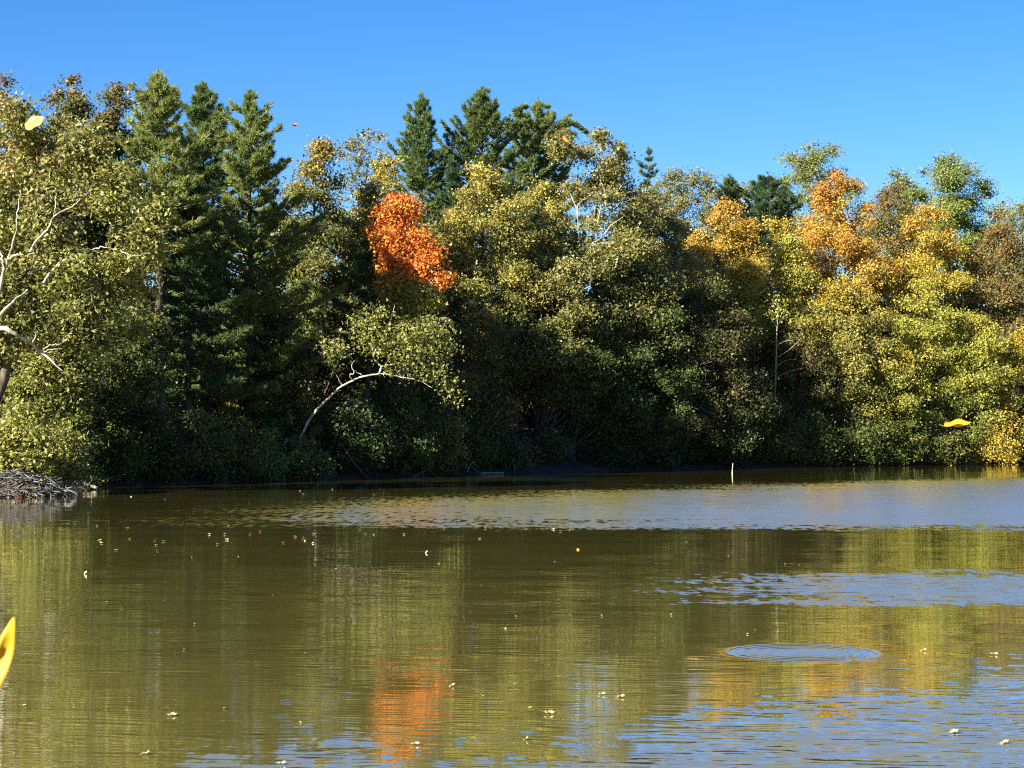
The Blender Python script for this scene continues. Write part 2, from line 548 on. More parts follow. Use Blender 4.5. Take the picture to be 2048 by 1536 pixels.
def crown_mesh(rng, H, zb, rx, ry, prof, pal, tip, low, n_leaf, leaf, clump, flat=0.75, tipf=0.2, lowf=0.3, extra=(), back=0.45, droop=0.0, lean=0.0, inner=True):
    """returns leaf verts, colours and the bough centres. Everything relative to the tree's foot."""
    f = PROF[prof]
    clump = clump * 0.70
    nl = max(8, int(16 / clump ** 1.6 * 0.36))
    tt = np.linspace(0, 1, 200)
    cdf = np.cumsum(f(tt) ** 1.3 + 0.12)
    t = np.interp((np.arange(nl) + rng.random(nl)) / nl, cdf / cdf[-1], tt)
    az = rng.uniform(0, 2 * math.pi, nl)
    flip = (np.sin(az) > 0) & (rng.random(nl) > back)
    az[flip] = -az[flip]
    rr = f(t) * np.sqrt(rng.uniform(0.06, 1.0, nl)) * (1.06 - clump * 0.55)
    lc = np.stack([np.cos(az) * rr * rx, np.sin(az) * rr * ry, zb + (H - zb) * t * (1 - clump * 0.12)], 1)
    lr = clump * (rx + ry) / 2 * rng.uniform(0.5, 1.5, nl) * (0.65 + 0.35 * f(t))
    if len(extra):
        ex = np.array(extra, float)
        lc = np.vstack([lc, ex[:, :3]])
        lr = np.concatenate([lr, ex[:, 3]])
        t = np.concatenate([t, np.clip((ex[:, 2] - zb) / (H - zb), 0, 1)])
        nl = len(lr)
    lc[:, 0] += lean * (lc[:, 2] / H) ** 2
    # twigs in every bough
    wgt = lr ** 2
    nc_tot = max(nl * 5, int(n_leaf / 26))
    own = rng.choice(nl, nc_tot, p=wgt / wgt.sum())
    d = nrm(rng.normal(size=(nc_tot, 3)) + np.array([0, -0.12, 0.22]))
    rad = rng.uniform(0.42, 1.08, (nc_tot, 1)) ** 0.7
    rad = rad + (rng.random((nc_tot, 1)) < 0.16) * rng.uniform(0.1, 0.55, (nc_tot, 1))
    cc = lc[own] + d * rad * lr[own][:, None] * np.array([1, 1, flat])
    zlim = zb + (H - zb) * 1.0
    cc[:, 2] = np.minimum(cc[:, 2], zlim + rng.normal(0, 0.15, nc_tot))
    # leaves on the twigs
    ow2 = rng.integers(0, nc_tot, n_leaf)
    sig = 0.26 + 0.20 * np.sqrt(lr[own[ow2]])[:, None]
    pos = cc[ow2] + rng.normal(size=(n_leaf, 3)) * sig * np.array([1, 1, 0.65])
    nor = d[ow2] * 0.55 + np.array([0, 0, 0.38]) + rng.normal(size=(n_leaf, 3)) * 0.55
    if droop:
        nor = nor + np.array([0, -droop, -0.2])
    # colour: by bough, then by twig, then by leaf
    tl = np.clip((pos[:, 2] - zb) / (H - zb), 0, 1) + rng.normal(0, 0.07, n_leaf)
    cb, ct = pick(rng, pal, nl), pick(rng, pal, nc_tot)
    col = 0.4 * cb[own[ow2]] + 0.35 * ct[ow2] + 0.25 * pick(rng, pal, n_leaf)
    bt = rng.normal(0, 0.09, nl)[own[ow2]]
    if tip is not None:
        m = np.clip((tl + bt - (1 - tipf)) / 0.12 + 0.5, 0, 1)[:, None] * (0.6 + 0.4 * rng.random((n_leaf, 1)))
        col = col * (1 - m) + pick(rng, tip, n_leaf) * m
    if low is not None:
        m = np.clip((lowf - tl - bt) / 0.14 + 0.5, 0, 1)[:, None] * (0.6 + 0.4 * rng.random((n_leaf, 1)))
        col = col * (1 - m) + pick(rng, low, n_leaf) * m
    col = col * rng.uniform(0.80, 1.2, (n_leaf, 1))
    v, c = leaves(rng, pos, nor, col, leaf)
    # the shaded inner foliage of every bough
    ni = max(60, n_leaf // 14) if inner else 1
    oi = rng.choice(nl, ni, p=wgt / wgt.sum())
    di = nrm(rng.normal(size=(ni, 3)))
    pi_ = lc[oi] + di * rng.uniform(0.05, 0.45, (ni, 1)) * lr[oi][:, None] * np.array([1, 1, flat])
    vi, ci = leaves(rng, pi_, rng.normal(size=(ni, 3)) + np.array([0, -0.5, 0.2]), 0.6 * cb[oi] + 0.4 * pick(rng, pal, ni), min(0.6, leaf * 1.9), 0.9)
    return np.vstack([v, vi]), np.vstack([c, ci]), lc, lr


TRI_COUNT = [0]


def broadleaf(name, label, cx, top, w, bot, off, prof, pal, tip=None, low=None, k=1.0, leaf=0.21, clump=0.27, group=None, cat='tree',
              bark=None, extra=(), tipf=0.2, lowf=0.3, tx=None, seed=0, limbs=True, nlimb=34, Y=None, trunk_r=None, depth=0.85, droop=0.0, lean=0.0, flat=0.65):
    rng = np.random.default_rng(1000 + seed + int(cx) * 7 + int(top) * 13)
    Yt = Y if Y else shore_y(cx) + off
    tp = at(cx, top, Yt)
    bx = at(tx, 900, Yt)[0] if tx is not None else tp[0]
    z0 = float(height(bx, Yt)) - 0.12
    H = tp[2] - z0
    zb = max(0.25, at(cx, bot, Yt)[2] - z0)
    rx = w / 2 / FPX * Yt * 1.12
    ry = rx * depth
    area = math.pi * rx * (H - zb) / 2 * 0.9
    n = int(area * 288 * k * (0.8 if off > 25 else 1.0) * (0.27 / leaf) ** 1.5)
    ex = [(at(a, b, Yt)[0] - bx, -0.35 * rx, at(a, b, Yt)[2] - z0, e / FPX * Yt) for a, b, e in extra]
    v, c, lc, lr = crown_mesh(rng, H, zb, rx, ry, prof, pal, tip, low, n, leaf, clump, extra=(), tipf=tipf, lowf=lowf, droop=droop, lean=lean, flat=flat)
    if tx is not None:
        v[:, 0] += tp[0] - bx
        lc[:, 0] += tp[0] - bx
    if ex:
        for e in ex:
            ne = int(3.14 * e[3] ** 2 * 420 * k)
            te = (e[2] - zb) / (H - zb)
            v2, c2, l2, r2 = crown_mesh(rng, e[2] + e[3], e[2] - e[3], e[3], e[3] * 0.9, 'round', low if (low is not None and te < lowf) else pal, tip if te > 1 - tipf else None, None, ne, leaf, min(0.5, clump * 1.6))
            v2[:, 0] += e[0]
            v2[:, 1] += e[1]
            v, c = np.vstack([v, v2]), np.vstack([c, c2])
            lc = np.vstack([lc, [[e[0], e[1], e[2]]]])
            lr = np.concatenate([lr, [e[3]]])
    t = thing(name, label, cat, (bx, Yt, z0), group)
    obj('crown', mesh_np('crown', v, 3, M_LEAF, c), t)
    TRI_COUNT[0] += len(c)
    if limbs:
        r0 = trunk_r or (0.10 + 0.0125 * H)
        cxo = (tp[0] - bx)
        zs = np.linspace(0, 1, 9)
        tl = np.stack([cxo * zs ** 1.2 + lean * zs ** 2 + rng.normal(0, 0.12, 9) * (zs > 0) * rx * 0.25, rng.normal(0, 0.1, 9) * (zs > 0), zs * H * 0.88], 1)
        tl = smooth_line(tl, 17)
        rr = r0 * (1 - np.linspace(0, 1, 17) ** 1.1 * 0.9)
        rr[0] *= 1.35
        lines = [(tl, rr)]
        for q in range(min(len(lc), nlimb)):
            p = lc[q]
            zz = np.clip(p[2] * 0.62 - 0.4 * np.hypot(p[0] - cxo, p[1]), 0.12 * H, 0.82 * H)
            i = int(np.clip(zz / (H * 0.88) * 16, 1, 15))
            s = tl[i]
            mid = (s + p) / 2 + np.array([0, 0, -0.08 * np.linalg.norm(p - s)]) + rng.normal(0, 0.12, 3)
            lines.append((smooth_line([s, mid, p], 6), np.linspace(rr[i] * 0.4, 0.012, 6)))
        tv, tf = tubes(lines, 6)
        obj('trunk', mesh_np('trunk', tv, 4, bark or M_BARK, faces=tf, smooth=True), t)
        TRI_COUNT[0] += len(tf) * 2
    return t


def pine(name, label, cx, top, w, bot, off, pal, k=1.0, taper=1.0, group=None, seed=0, Y=None, up=1.0, spacing=1.0, cat='pine', nb=7, tuft=0.36):
    rng = np.random.default_rng(5000 + seed + int(cx) * 11 + int(top))
    Yt = Y if Y else shore_y(cx) + off
    tp = at(cx, top, Yt)
    z0 = float(height(tp[0], Yt)) - 0.12
    H = tp[2] - z0
    zb = max(0.6, at(cx, bot, Yt)[2] - z0)
    rx = w / 2 / FPX * Yt * 1.22
    lines, tufts, tdir, tw = [], [], [], []
    zs = np.linspace(0, 1, 12)
    tl = np.stack([rng.normal(0, 0.06, 12) * (zs > 0), rng.normal(0, 0.06, 12) * (zs > 0), zs * (H + 0.1)], 1)
    r0 = 0.12 + 0.011 * H
    lines.append((tl, r0 * (1 - zs * 0.93)))
    z = zb
    wh = 0
    while z < H - 0.25:
        t = (z - zb) / (H - zb)
        prof = min((1 - t) ** taper * (0.80 + 0.20 * min(1, t * 6)), (1 - t) * 2.0) + 0.02
        a0 = rng.uniform(0, 6.28)
        n = nb if t < 0.85 else 4
        lvl = rng.uniform(0.6, 1.15)
        for b in range(n):
            az = a0 + b * 6.283 / n + rng.normal(0, 0.25)
            if math.sin(az) > 0.3 and rng.random() < 0.3:
                continue
            ln = rx * prof * lvl * rng.uniform(0.5, 1.2) * (1.3 if rng.random() < 0.14 else 1.0)
            if ln < 0.25:
                ln = 0.25
            rise = (0.04 + 0.62 * t * up)
            dh = np.array([math.cos(az), math.sin(az), 0])
            s = np.linspace(0, 1, 7)
            zc = z + rng.normal(0, 0.12) + ln * (rise * s + (0.30 * up) * s ** 2.6 - 0.10 * s * (1 - t))
            zc = np.minimum(zc, H - 0.15 - rng.uniform(0.25, 0.95) * ln * s)
            pts = dh[None] * (ln * s)[:, None] + np.array([0, 0, 1.0])[None] * zc[:, None]
            lines.append((pts, np.linspace(0.022 + 0.010 * ln, 0.010, 7)))
            m = int((7 + ln * 15) * k)
            ss = rng.uniform(0.22 if ln > 1.5 else 0.05, 1.0, m) ** 0.75
            lat = np.cross(np.array([0, 0, 1.0]), dh)
            spread = (0.40 * ln * (1.10 - ss) + 0.05 + 0.12 * (1 - t)) * rng.uniform(-1, 1, m)
            base = np.stack([np.interp(ss, s, pts[:, q]) for q in range(3)], 1)
            base = base + lat * spread[:, None] + np.array([0, 0, 1]) * (rng.normal(0.05, 0.07, m) + 0.16 * np.abs(spread))[:, None]
            tufts.append(base)
            dd = dh[None] * 0.8 + lat[None] * np.sign(spread)[:, None] * 0.45 + np.array([0, 0, 0.55 + 0.5 * t])[None]
            tdir.append(dd)
            tw.append(np.full(m, rng.normal(0, 0.5)))
        z += spacing * rng.uniform(0.7, 1.35) * (1.06 - 0.5 * t)
        wh += 1
    # leader
    m = 12
    tufts.append(np.stack([rng.normal(0, 0.05, m), rng.normal(0, 0.05, m), H + 0.25 - rng.uniform(0, 1.5, m)], 1))
    tdir.append(np.tile([[0, 0, 1.0]], (m, 1)))
    tw.append(np.zeros(m))
    P, D, W = np.concatenate(tufts), np.concatenate(tdir), np.concatenate(tw)
    per = 13
    n = len(P) * per
    P = np.repeat(P, per, 0)
    D = nrm(np.repeat(nrm(D), per, 0) + rng.normal(size=(n, 3)) * 0.55)
    side = nrm(np.cross(D, rng.normal(size=(n, 3))))
    ln = tuft * rng.uniform(0.6, 1.3, (n, 1))
    P = P + rng.normal(size=(n, 3)) * 0.045
    wd = 0.036
    v = np.stack([P - side * wd, P + side * wd, P + D * ln], 1).reshape(-1, 3)
    c = (0.6 * np.repeat(pick(rng, pal, len(P) // per), per, 0) + 0.4 * pick(rng, pal, n)) * rng.uniform(0.75, 1.25, (n, 1)) * (1 + 0.12 * np.repeat(W, per)[:, None])
    t = thing(name, label, cat, (tp[0], Yt, z0), group)
    obj('crown', mesh_np('crown', v, 3, M_NEEDLE, np.clip(c, 0.005, 1)), t)
    tv, tf = tubes(lines, 5)
    obj('trunk', mesh_np('trunk', tv, 4, M_BARK, faces=tf, smooth=True), t)
    TRI_COUNT[0] += n + len(tf) * 2
    return t


def limb_objs(t, Yt, limbs, mat, parent=None, name='branch', thick=0.62):
    """limbs: list of (pixel polyline with depth offsets, r0 px, r1 px) drawn as separate branch meshes."""
    o = np.array(t.location)
    for pts, r0, r1 in limbs:
        p = np.array([at(a[0], a[1], Yt + (a[2] if len(a) > 2 else 0)) - o for a in pts])
        n = max(6, len(p) * 4)
        ln = smooth_line(p, n)
        ln[1:-1] += np.random.default_rng(len(pts) + abs(int(pts[0][0]))).normal(0, 0.025, (n - 2, 3))
        v, f = tubes([(ln, np.linspace(r0, r1, n) * thick / FPX * Yt)], 7)
        obj(name, mesh_np(name, v, 4, mat, faces=f, smooth=True), parent or t)


# ------------------------------------------------------------------ trees of the far bank, from the lodge to the far end
B = broadleaf
B('oak_tree', 'oak with russet leaf tips rising above the pale sycamore at the picture edge', 15, 146, 150, 600, 12, 'dome', OLIVE, RUSSET, None, k=0.9, tipf=0.45)
B('maple_tree', 'tall green tree with rusty tips, highest of the broadleaf crowns', 140, 137, 145, 560, 22, 'dome', GREEN, RUSSET, OLIVE, tipf=0.14, clump=0.25)
B('maple_tree', 'round green crown with orange tips between the tallest tree and pale green pine', 234, 154, 140, 560, 22, 'dome', GREEN, RUSSET, YGREEN, tipf=0.16, clump=0.25)
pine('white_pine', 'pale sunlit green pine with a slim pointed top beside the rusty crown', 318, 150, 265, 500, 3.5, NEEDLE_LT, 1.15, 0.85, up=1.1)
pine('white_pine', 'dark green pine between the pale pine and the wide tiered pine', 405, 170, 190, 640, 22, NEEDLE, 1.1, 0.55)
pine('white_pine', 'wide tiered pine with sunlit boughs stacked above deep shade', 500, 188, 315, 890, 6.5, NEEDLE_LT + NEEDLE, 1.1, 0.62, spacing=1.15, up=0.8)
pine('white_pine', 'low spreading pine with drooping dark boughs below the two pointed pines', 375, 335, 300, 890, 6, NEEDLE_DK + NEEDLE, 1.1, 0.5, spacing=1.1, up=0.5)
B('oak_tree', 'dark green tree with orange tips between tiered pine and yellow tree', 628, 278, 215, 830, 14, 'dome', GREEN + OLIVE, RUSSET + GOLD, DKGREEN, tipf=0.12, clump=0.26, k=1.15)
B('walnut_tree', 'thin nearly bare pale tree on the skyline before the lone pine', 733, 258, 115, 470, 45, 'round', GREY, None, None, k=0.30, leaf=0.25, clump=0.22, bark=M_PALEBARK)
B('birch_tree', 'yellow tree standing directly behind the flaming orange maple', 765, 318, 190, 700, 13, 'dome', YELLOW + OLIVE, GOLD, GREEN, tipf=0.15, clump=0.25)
pine('white_pine', 'solitary pine with upswept tips on the skyline behind the yellow tree', 842, 195, 215, 520, 32, NEEDLE, 1.0, 0.9, up=1.25)
pine('white_pine', 'largest skyline pine with broad upswept green boughs', 965, 180, 300, 560, 30, NEEDLE, 1.15, 0.78, up=1.25)
pine('white_pine', 'blunt green pine leaning against the largest skyline pine', 1078, 206, 235, 560, 33, NEEDLE + NEEDLE_LT, 1.15, 0.62, up=1.2)
pine('pine_sapling', 'short dark pine top in the gap between the two skyline pines', 905, 318, 90, 520, 24, NEEDLE_DK, 1.0, 0.8)
B('red_maple', 'flaming orange red maple, the brightest crown on the bank', 800, 392, 74, 690, 0.9, 'oval', FLAME, RED + FLAME, YELLOW + YGREEN, k=0.8, clump=0.30, lowf=0.42, tipf=0.3,
  extra=[(795, 412, 24), (772, 432, 20), (822, 418, 20), (800, 462, 26), (752, 468, 18), (838, 478, 22), (868, 512, 22), (884, 560, 20), (846, 545, 20), (780, 520, 22), (818, 580, 24), (872, 600, 16), (765, 500, 16), (850, 505, 18), (835, 625, 22), (800, 640, 20)])
pine('pine_sapling', 'small shaded pine with feathery boughs in front of the orange maple foot', 735, 478, 150, 720, 5, NEEDLE_DK + NEEDLE, 1.0, 0.6, up=0.5, spacing=1.0)
B('poplar_tree', 'broad yellow olive tree below the largest skyline pine', 960, 322, 270, 820, 10, 'dome', PALE + OLIVE + YELLOW, YELLOW + GOLD, DKGREEN, clump=0.24, tx=985, lowf=0.38)
B('poplar_tree', 'olive tree filling the gap between broad yellow tree and white limbed sycamore', 1075, 345, 170, 760, 11, 'dome', PALE + OLIVE, YELLOW, DKGREEN, clump=0.25, lowf=0.35)

Ys = shore_y(1190) + 8
P1 = B('sycamore_tree', 'great olive sycamore with white limbs showing in its sunlit crown', 1190, 272, 300, 760, 8, 'dome', PALE + OLIVE, PALE + RUSSET, DKGREEN, leaf=0.23, clump=0.24,
       bark=M_BARK, Y=Ys, lowf=0.36, tipf=0.1, k=0.9, extra=[(1118, 300, 24), (1200, 282, 16), (1235, 305, 12)])
limb_objs(P1, Ys, [([(1165, 520, 0), (1158, 470, -3), (1156, 430, -3.9), (1148, 405, -4.1), (1139, 385, -3.9)], 5, 1.6),
                   ([(1156, 430, -3.9), (1158, 408, -4.2), (1178, 393, -4.1)], 3.4, 1.4),
                   ([(1178, 540, -1), (1184, 491, -4.6), (1199, 479, -3.9), (1221, 452, -4.2), (1246, 434, -3.9)], 4.5, 1.4),
                   ([(1196, 470, -2.5), (1200, 422, -3.7), (1216, 400, -4.1), (1232, 384, -4.0), (1244, 371, -3.7)], 3.6, 1.3),
                   ([(1215, 400, -3.9), (1206, 372, -4.0), (1199, 360, -3.9)], 1.6, 0.9),
                   ([(1150, 560, -3), (1185, 492, -4.2), (1225, 488, -4.4), (1250, 486, -4.1)], 2.0, 0.8)], M_SYC, thick=0.36)
B('sycamore_tree', 'olive crown bulging out beside the white limbed sycamore', 1310, 395, 165, 720, 9, 'dome', PALE + OLIVE, None, DKGREEN, leaf=0.22, clump=0.25, lowf=0.4)
pine('pine_sapling', 'thin sparse pine poking above the skyline past the great sycamore', 1298, 300, 66, 470, 60, NEEDLE_DK + NEEDLE, 0.7, 0.35, up=0.6, spacing=1.3, nb=4)
B('ash_tree', 'pale olive round tree on the skyline between thin pine and dark pines', 1372, 341, 190, 600, 38, 'round', GREY + OLIVE, None, None, k=1.0, clump=0.24, bark=M_PALEBARK)
pine('white_pine', 'narrow dark pine behind the golden maple', 1458, 356, 110, 540, 36, NEEDLE_DK + NEEDLE, 1.0, 0.6)
pine('white_pine', 'broad dusky pine between the golden maple and the orange tree', 1535, 350, 165, 560, 33, NEEDLE_DK, 1.1, 0.45, spacing=1.0)
B('sugar_maple', 'golden maple with a pointed orange top standing alone', 1445, 393, 165, 720, 10, 'oval', GOLD + YELLOW, GOLD + ORANGE, YGREEN, clump=0.29, tipf=0.35, lowf=0.4)
B('ash_tree', 'thin grey green crown highest on the skyline behind the orange tree', 1630, 276, 220, 560, 55, 'dome', GREY + LTGREEN, None, None, k=0.8, clump=0.22, bark=M_PALEBARK)
B('orange_maple', 'tall orange tree with a pale trunk below the grey green crown', 1675, 338, 205, 660, 13, 'dome', ORANGE + GOLD, ORANGE, YELLOW, clump=0.26, bark=M_PALEBARK, tx=1650, lowf=0.25, k=0.9)
B('oak_tree', 'brown green tree on the skyline beside the tall orange tree', 1785, 364, 140, 600, 26, 'dome', RUSSET + GREEN, RUSSET, GREEN, clump=0.27)
B('ash_tree', 'small pale tuft of a crown just above the brown green tree', 1797, 334, 66, 480, 46, 'round', GREY + LTGREEN, None, None, k=0.6, clump=0.3, bark=M_PALEBARK)
B('locust_tree', 'light green feathery tree, highest crown at the far end', 1895, 304, 220, 560, 40, 'dome', LTGREEN, GREY + LTGREEN, LTGREEN, k=1.1, clump=0.25, tipf=0.25)
B('sugar_maple', 'gold topped maple in front of the light green feathery tree', 1850, 408, 160, 700, 10, 'dome', GOLD + YELLOW, ORANGE + GOLD, YGREEN + YELLOW, clump=0.28, tipf=0.3)
B('oak_tree', 'olive brown tree below bare twigs at the far end', 1988, 420, 150, 760, 9, 'dome', OLIVE + RUSSET, RUSSET, OLIVE, clump=0.26)
B('ash_tree', 'pale green crown on the skyline at the picture edge', 2045, 395, 130, 560, 34, 'dome', LTGREEN + GREY, None, None, k=0.9, clump=0.27)
B('oak_tree', 'grey green skyline crown filling the gap behind the golden maple and dusky pine', 1500, 362, 190, 600, 42, 'dome', GREY + GREEN + OLIVE, None, None, k=0.9, clump=0.26)
B('hickory_tree', 'yellow green tree between golden maple and orange tree', 1562, 428, 145, 740, 9, 'dome', YGREEN + YELLOW, GOLD, GREEN, clump=0.29, tipf=0.25)
B('walnut_tree', 'twiggy almost leafless tree on the skyline at the far end', 2010, 382, 70, 520, 30, 'round', GREY + RUSSET, None, None, k=0.10, clump=0.2)

# second tier: crowns over the water
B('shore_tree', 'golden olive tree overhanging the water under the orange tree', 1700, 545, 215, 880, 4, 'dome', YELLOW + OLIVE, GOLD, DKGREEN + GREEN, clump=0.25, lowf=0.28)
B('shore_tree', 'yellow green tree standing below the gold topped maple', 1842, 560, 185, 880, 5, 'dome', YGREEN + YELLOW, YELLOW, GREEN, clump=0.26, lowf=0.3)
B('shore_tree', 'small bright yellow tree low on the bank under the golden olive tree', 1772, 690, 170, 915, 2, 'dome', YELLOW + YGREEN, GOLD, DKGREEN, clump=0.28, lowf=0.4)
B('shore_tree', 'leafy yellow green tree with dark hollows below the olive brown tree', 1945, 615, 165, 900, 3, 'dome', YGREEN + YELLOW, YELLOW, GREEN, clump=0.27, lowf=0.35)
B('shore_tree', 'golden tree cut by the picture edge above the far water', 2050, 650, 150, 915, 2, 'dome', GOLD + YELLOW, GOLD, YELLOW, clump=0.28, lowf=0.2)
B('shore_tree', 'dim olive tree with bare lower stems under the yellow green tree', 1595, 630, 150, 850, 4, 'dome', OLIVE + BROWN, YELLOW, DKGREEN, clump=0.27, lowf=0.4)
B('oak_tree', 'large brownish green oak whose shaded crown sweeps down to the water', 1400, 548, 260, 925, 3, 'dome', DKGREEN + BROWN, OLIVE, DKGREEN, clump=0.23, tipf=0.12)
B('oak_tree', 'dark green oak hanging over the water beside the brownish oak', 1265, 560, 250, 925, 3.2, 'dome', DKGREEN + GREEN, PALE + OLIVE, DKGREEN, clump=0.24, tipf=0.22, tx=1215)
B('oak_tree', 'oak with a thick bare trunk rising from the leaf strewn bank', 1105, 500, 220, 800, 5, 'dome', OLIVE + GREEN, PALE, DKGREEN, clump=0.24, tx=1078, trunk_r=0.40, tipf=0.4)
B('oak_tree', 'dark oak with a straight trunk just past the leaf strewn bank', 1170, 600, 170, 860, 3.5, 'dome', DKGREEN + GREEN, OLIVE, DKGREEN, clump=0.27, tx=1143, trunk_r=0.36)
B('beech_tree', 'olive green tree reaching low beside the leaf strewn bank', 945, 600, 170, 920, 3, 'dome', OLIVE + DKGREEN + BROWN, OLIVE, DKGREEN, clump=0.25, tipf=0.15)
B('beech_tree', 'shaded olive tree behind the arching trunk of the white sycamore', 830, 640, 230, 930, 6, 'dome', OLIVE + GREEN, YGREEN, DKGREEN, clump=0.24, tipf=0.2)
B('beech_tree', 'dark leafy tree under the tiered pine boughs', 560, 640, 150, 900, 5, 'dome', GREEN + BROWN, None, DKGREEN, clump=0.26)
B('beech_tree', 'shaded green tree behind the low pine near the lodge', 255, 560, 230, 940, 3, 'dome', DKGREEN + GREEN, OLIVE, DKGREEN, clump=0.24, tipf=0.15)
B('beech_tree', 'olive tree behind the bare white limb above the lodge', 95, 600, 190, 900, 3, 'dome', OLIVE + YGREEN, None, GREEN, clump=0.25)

# ------------------------------------------------------------------ the two white sycamores of the near end
Ya = 109.0
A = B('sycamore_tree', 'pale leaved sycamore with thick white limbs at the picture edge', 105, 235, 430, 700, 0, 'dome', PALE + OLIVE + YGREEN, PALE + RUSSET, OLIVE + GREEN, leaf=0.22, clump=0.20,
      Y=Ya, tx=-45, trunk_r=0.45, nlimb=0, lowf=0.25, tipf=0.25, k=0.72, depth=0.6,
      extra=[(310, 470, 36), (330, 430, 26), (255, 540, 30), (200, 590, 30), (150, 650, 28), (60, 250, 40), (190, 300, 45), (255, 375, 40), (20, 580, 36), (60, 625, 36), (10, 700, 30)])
limb_objs(A, Ya, [([(-45, 720, 0), (-20, 690, -2), (0, 657, -4), (30, 668, -4.5), (65, 690, -3.4), (95, 715, -3.4), (125, 742, -3.4)], 11, 2.0),
                  ([(80, 702, -3.4), (100, 690, -3.6), (118, 688, -3.6), (135, 678, -3.4)], 2.6, 0.8),
                  ([(64, 690, -3.4), (72, 668, -3.5), (78, 655, -3.4)], 1.8, 0.7),
                  ([(84, 706, -3.4), (104, 698, -3.8), (126, 697, -3.6)], 1.8, 0.6),
                  ([(-40, 690, -1), (0, 632, -4), (20, 610, -4.8), (55, 580, -3.4)], 8, 3),
                  ([(-30, 650, -1), (-5, 590, -4), (9, 541, -3.4), (18, 518, -3.6), (37, 508, -3.6)], 8, 3),
                  ([(9, 541, -3.4), (4, 515, -3.6), (-4, 495, -3.4)], 5, 2.4),
                  ([(15, 522, -3.5), (25, 490, -3.7), (33, 455, -3.7), (36, 425, -3.6), (42, 380, -3.4)], 4.2, 1.2),
                  ([(60, 505, -4.2), (72, 482, -3.6), (95, 458, -3.8), (107, 435, -3.8), (140, 415, -3.6), (160, 400, -3.4)], 4.2, 1.4),
                  ([(107, 435, -3.8), (111, 412, -3.8), (112, 385, -3.6)], 2.4, 1.0),
                  ([(85, 568, -4), (102, 545, -3.4), (125, 522, -3.8), (150, 513, -3.9), (160, 522, -3.8), (178, 532, -3.7)], 5.2, 1.4),
                  ([(160, 500, -4.8), (185, 499, -3.8), (205, 494, -3.9), (226, 499, -3.8)], 2.8, 1.4),
                  ([(240, 500, -3.4), (262, 512, -3.8), (285, 509, -3.8), (300, 506, -3.6)], 1.6, 0.7),
                  ([(180, 585, -4.8), (188, 612, -3.6), (196, 628, -3.6)], 1.8, 0.8)], M_SYC)

Yn = shore_y(620) + 0.9
N_ = thing('sycamore_tree', 'slender white sycamore arching over the shaded bank with a leafy sunlit top', 'tree', (at(594, 900, Yn)[0], Yn, float(height(at(594, 900, Yn)[0], Yn)) - 0.1))
arch = [(588, 915, 0), (597, 885, 0), (613, 850, -0.2), (633, 821, -0.5), (657, 795, -0.8), (686, 772, -1.2), (708, 760, -1.5), (728, 753, -1.7), (759, 748, -2), (783, 751, -2.1), (812, 756, -2.2), (837, 760, -2.3), (863, 775, -2.4)]
limb_objs(N_, Yn, [(arch, 6.6, 1.1)], M_SYC, name='trunk', thick=0.5)
limb_objs(N_, Yn, [([(759, 748, -2), (763, 733, -2.1), (752, 722, -2.2), (746, 712, -2.3), (744, 695, -2.2)], 4, 1.4),
                   ([(763, 733, -2.1), (775, 731, -2.3), (799, 726, -2.5), (822, 731, -2.5), (845, 739, -2.4)], 3.2, 0.9),
                   ([(746, 712, -2.3), (762, 682, -2.4), (775, 662, -2.4), (783, 633, -2.2), (790, 610, -2)], 1.8, 0.7),
                   ([(770, 668, -2.4), (790, 652, -2.4), (808, 645, -2.3)], 1.2, 0.6),
                   ([(706, 760, -1.5), (700, 752, -1.8), (709, 745, -1.9), (704, 736, -2), (705, 726, -2), (711, 720, -2)], 1.7, 0.7),
                   ([(728, 753, -1.7), (716, 745, -1.8), (708, 741, -1.9)], 1.4, 0.6),
                   ([(790, 752, -2.1), (800, 740, -2.3), (798, 730, -2.3)], 1.4, 0.6),
                   ([(806, 755, -2.2), (812, 742, -2.3), (812, 733, -2.3)], 1.2, 0.6),
                   ([(684, 773, -1.2), (679, 760, -1.3), (673, 750, -1.3)], 0.9, 0.5),
                   ([(865, 665, -2), (876, 650, -2.1), (880, 635, -2)], 1.2, 0.6)], M_SYC)
rng = np.random.default_rng(77)
cv, cc = [], []
o = np.array(N_.location)
for (a, b, e, d) in [(640, 668, 16, -1.6), (665, 690, 20, -1.8), (690, 700, 16, -2), (712, 640, 22, -2), (745, 640, 30, -2.4), (735, 680, 26, -2.4), (770, 690, 28, -2.6), (808, 662, 26, -2.8),
                     (845, 655, 26, -2.6), (884, 655, 22, -2.4), (850, 680, 36, -2.8), (885, 690, 24, -2.4), (815, 700, 30, -2.8), (790, 738, 16, -2.3), (832, 738, 20, -2.4), (870, 735, 24, -2.3), (890, 760, 18, -2.2), (905, 790, 16, -2.2)]:
    p = at(a, b, Yn + d) - o
    r = e / FPX * Yn
    v, c, _, _ = crown_mesh(rng, 2 * r, 0.0, r * 1.15, r * 1.1, 'round', PALE + YGREEN + GREEN, None, None, int(330 * (e / 25) ** 2), 0.21, 0.5, inner=False)
    cv.append(v + p - np.array([0, 0, r]))
    cc.append(c)
obj('crown', mesh_np('crown', np.vstack(cv), 3, M_LEAF, np.vstack(cc)), N_)

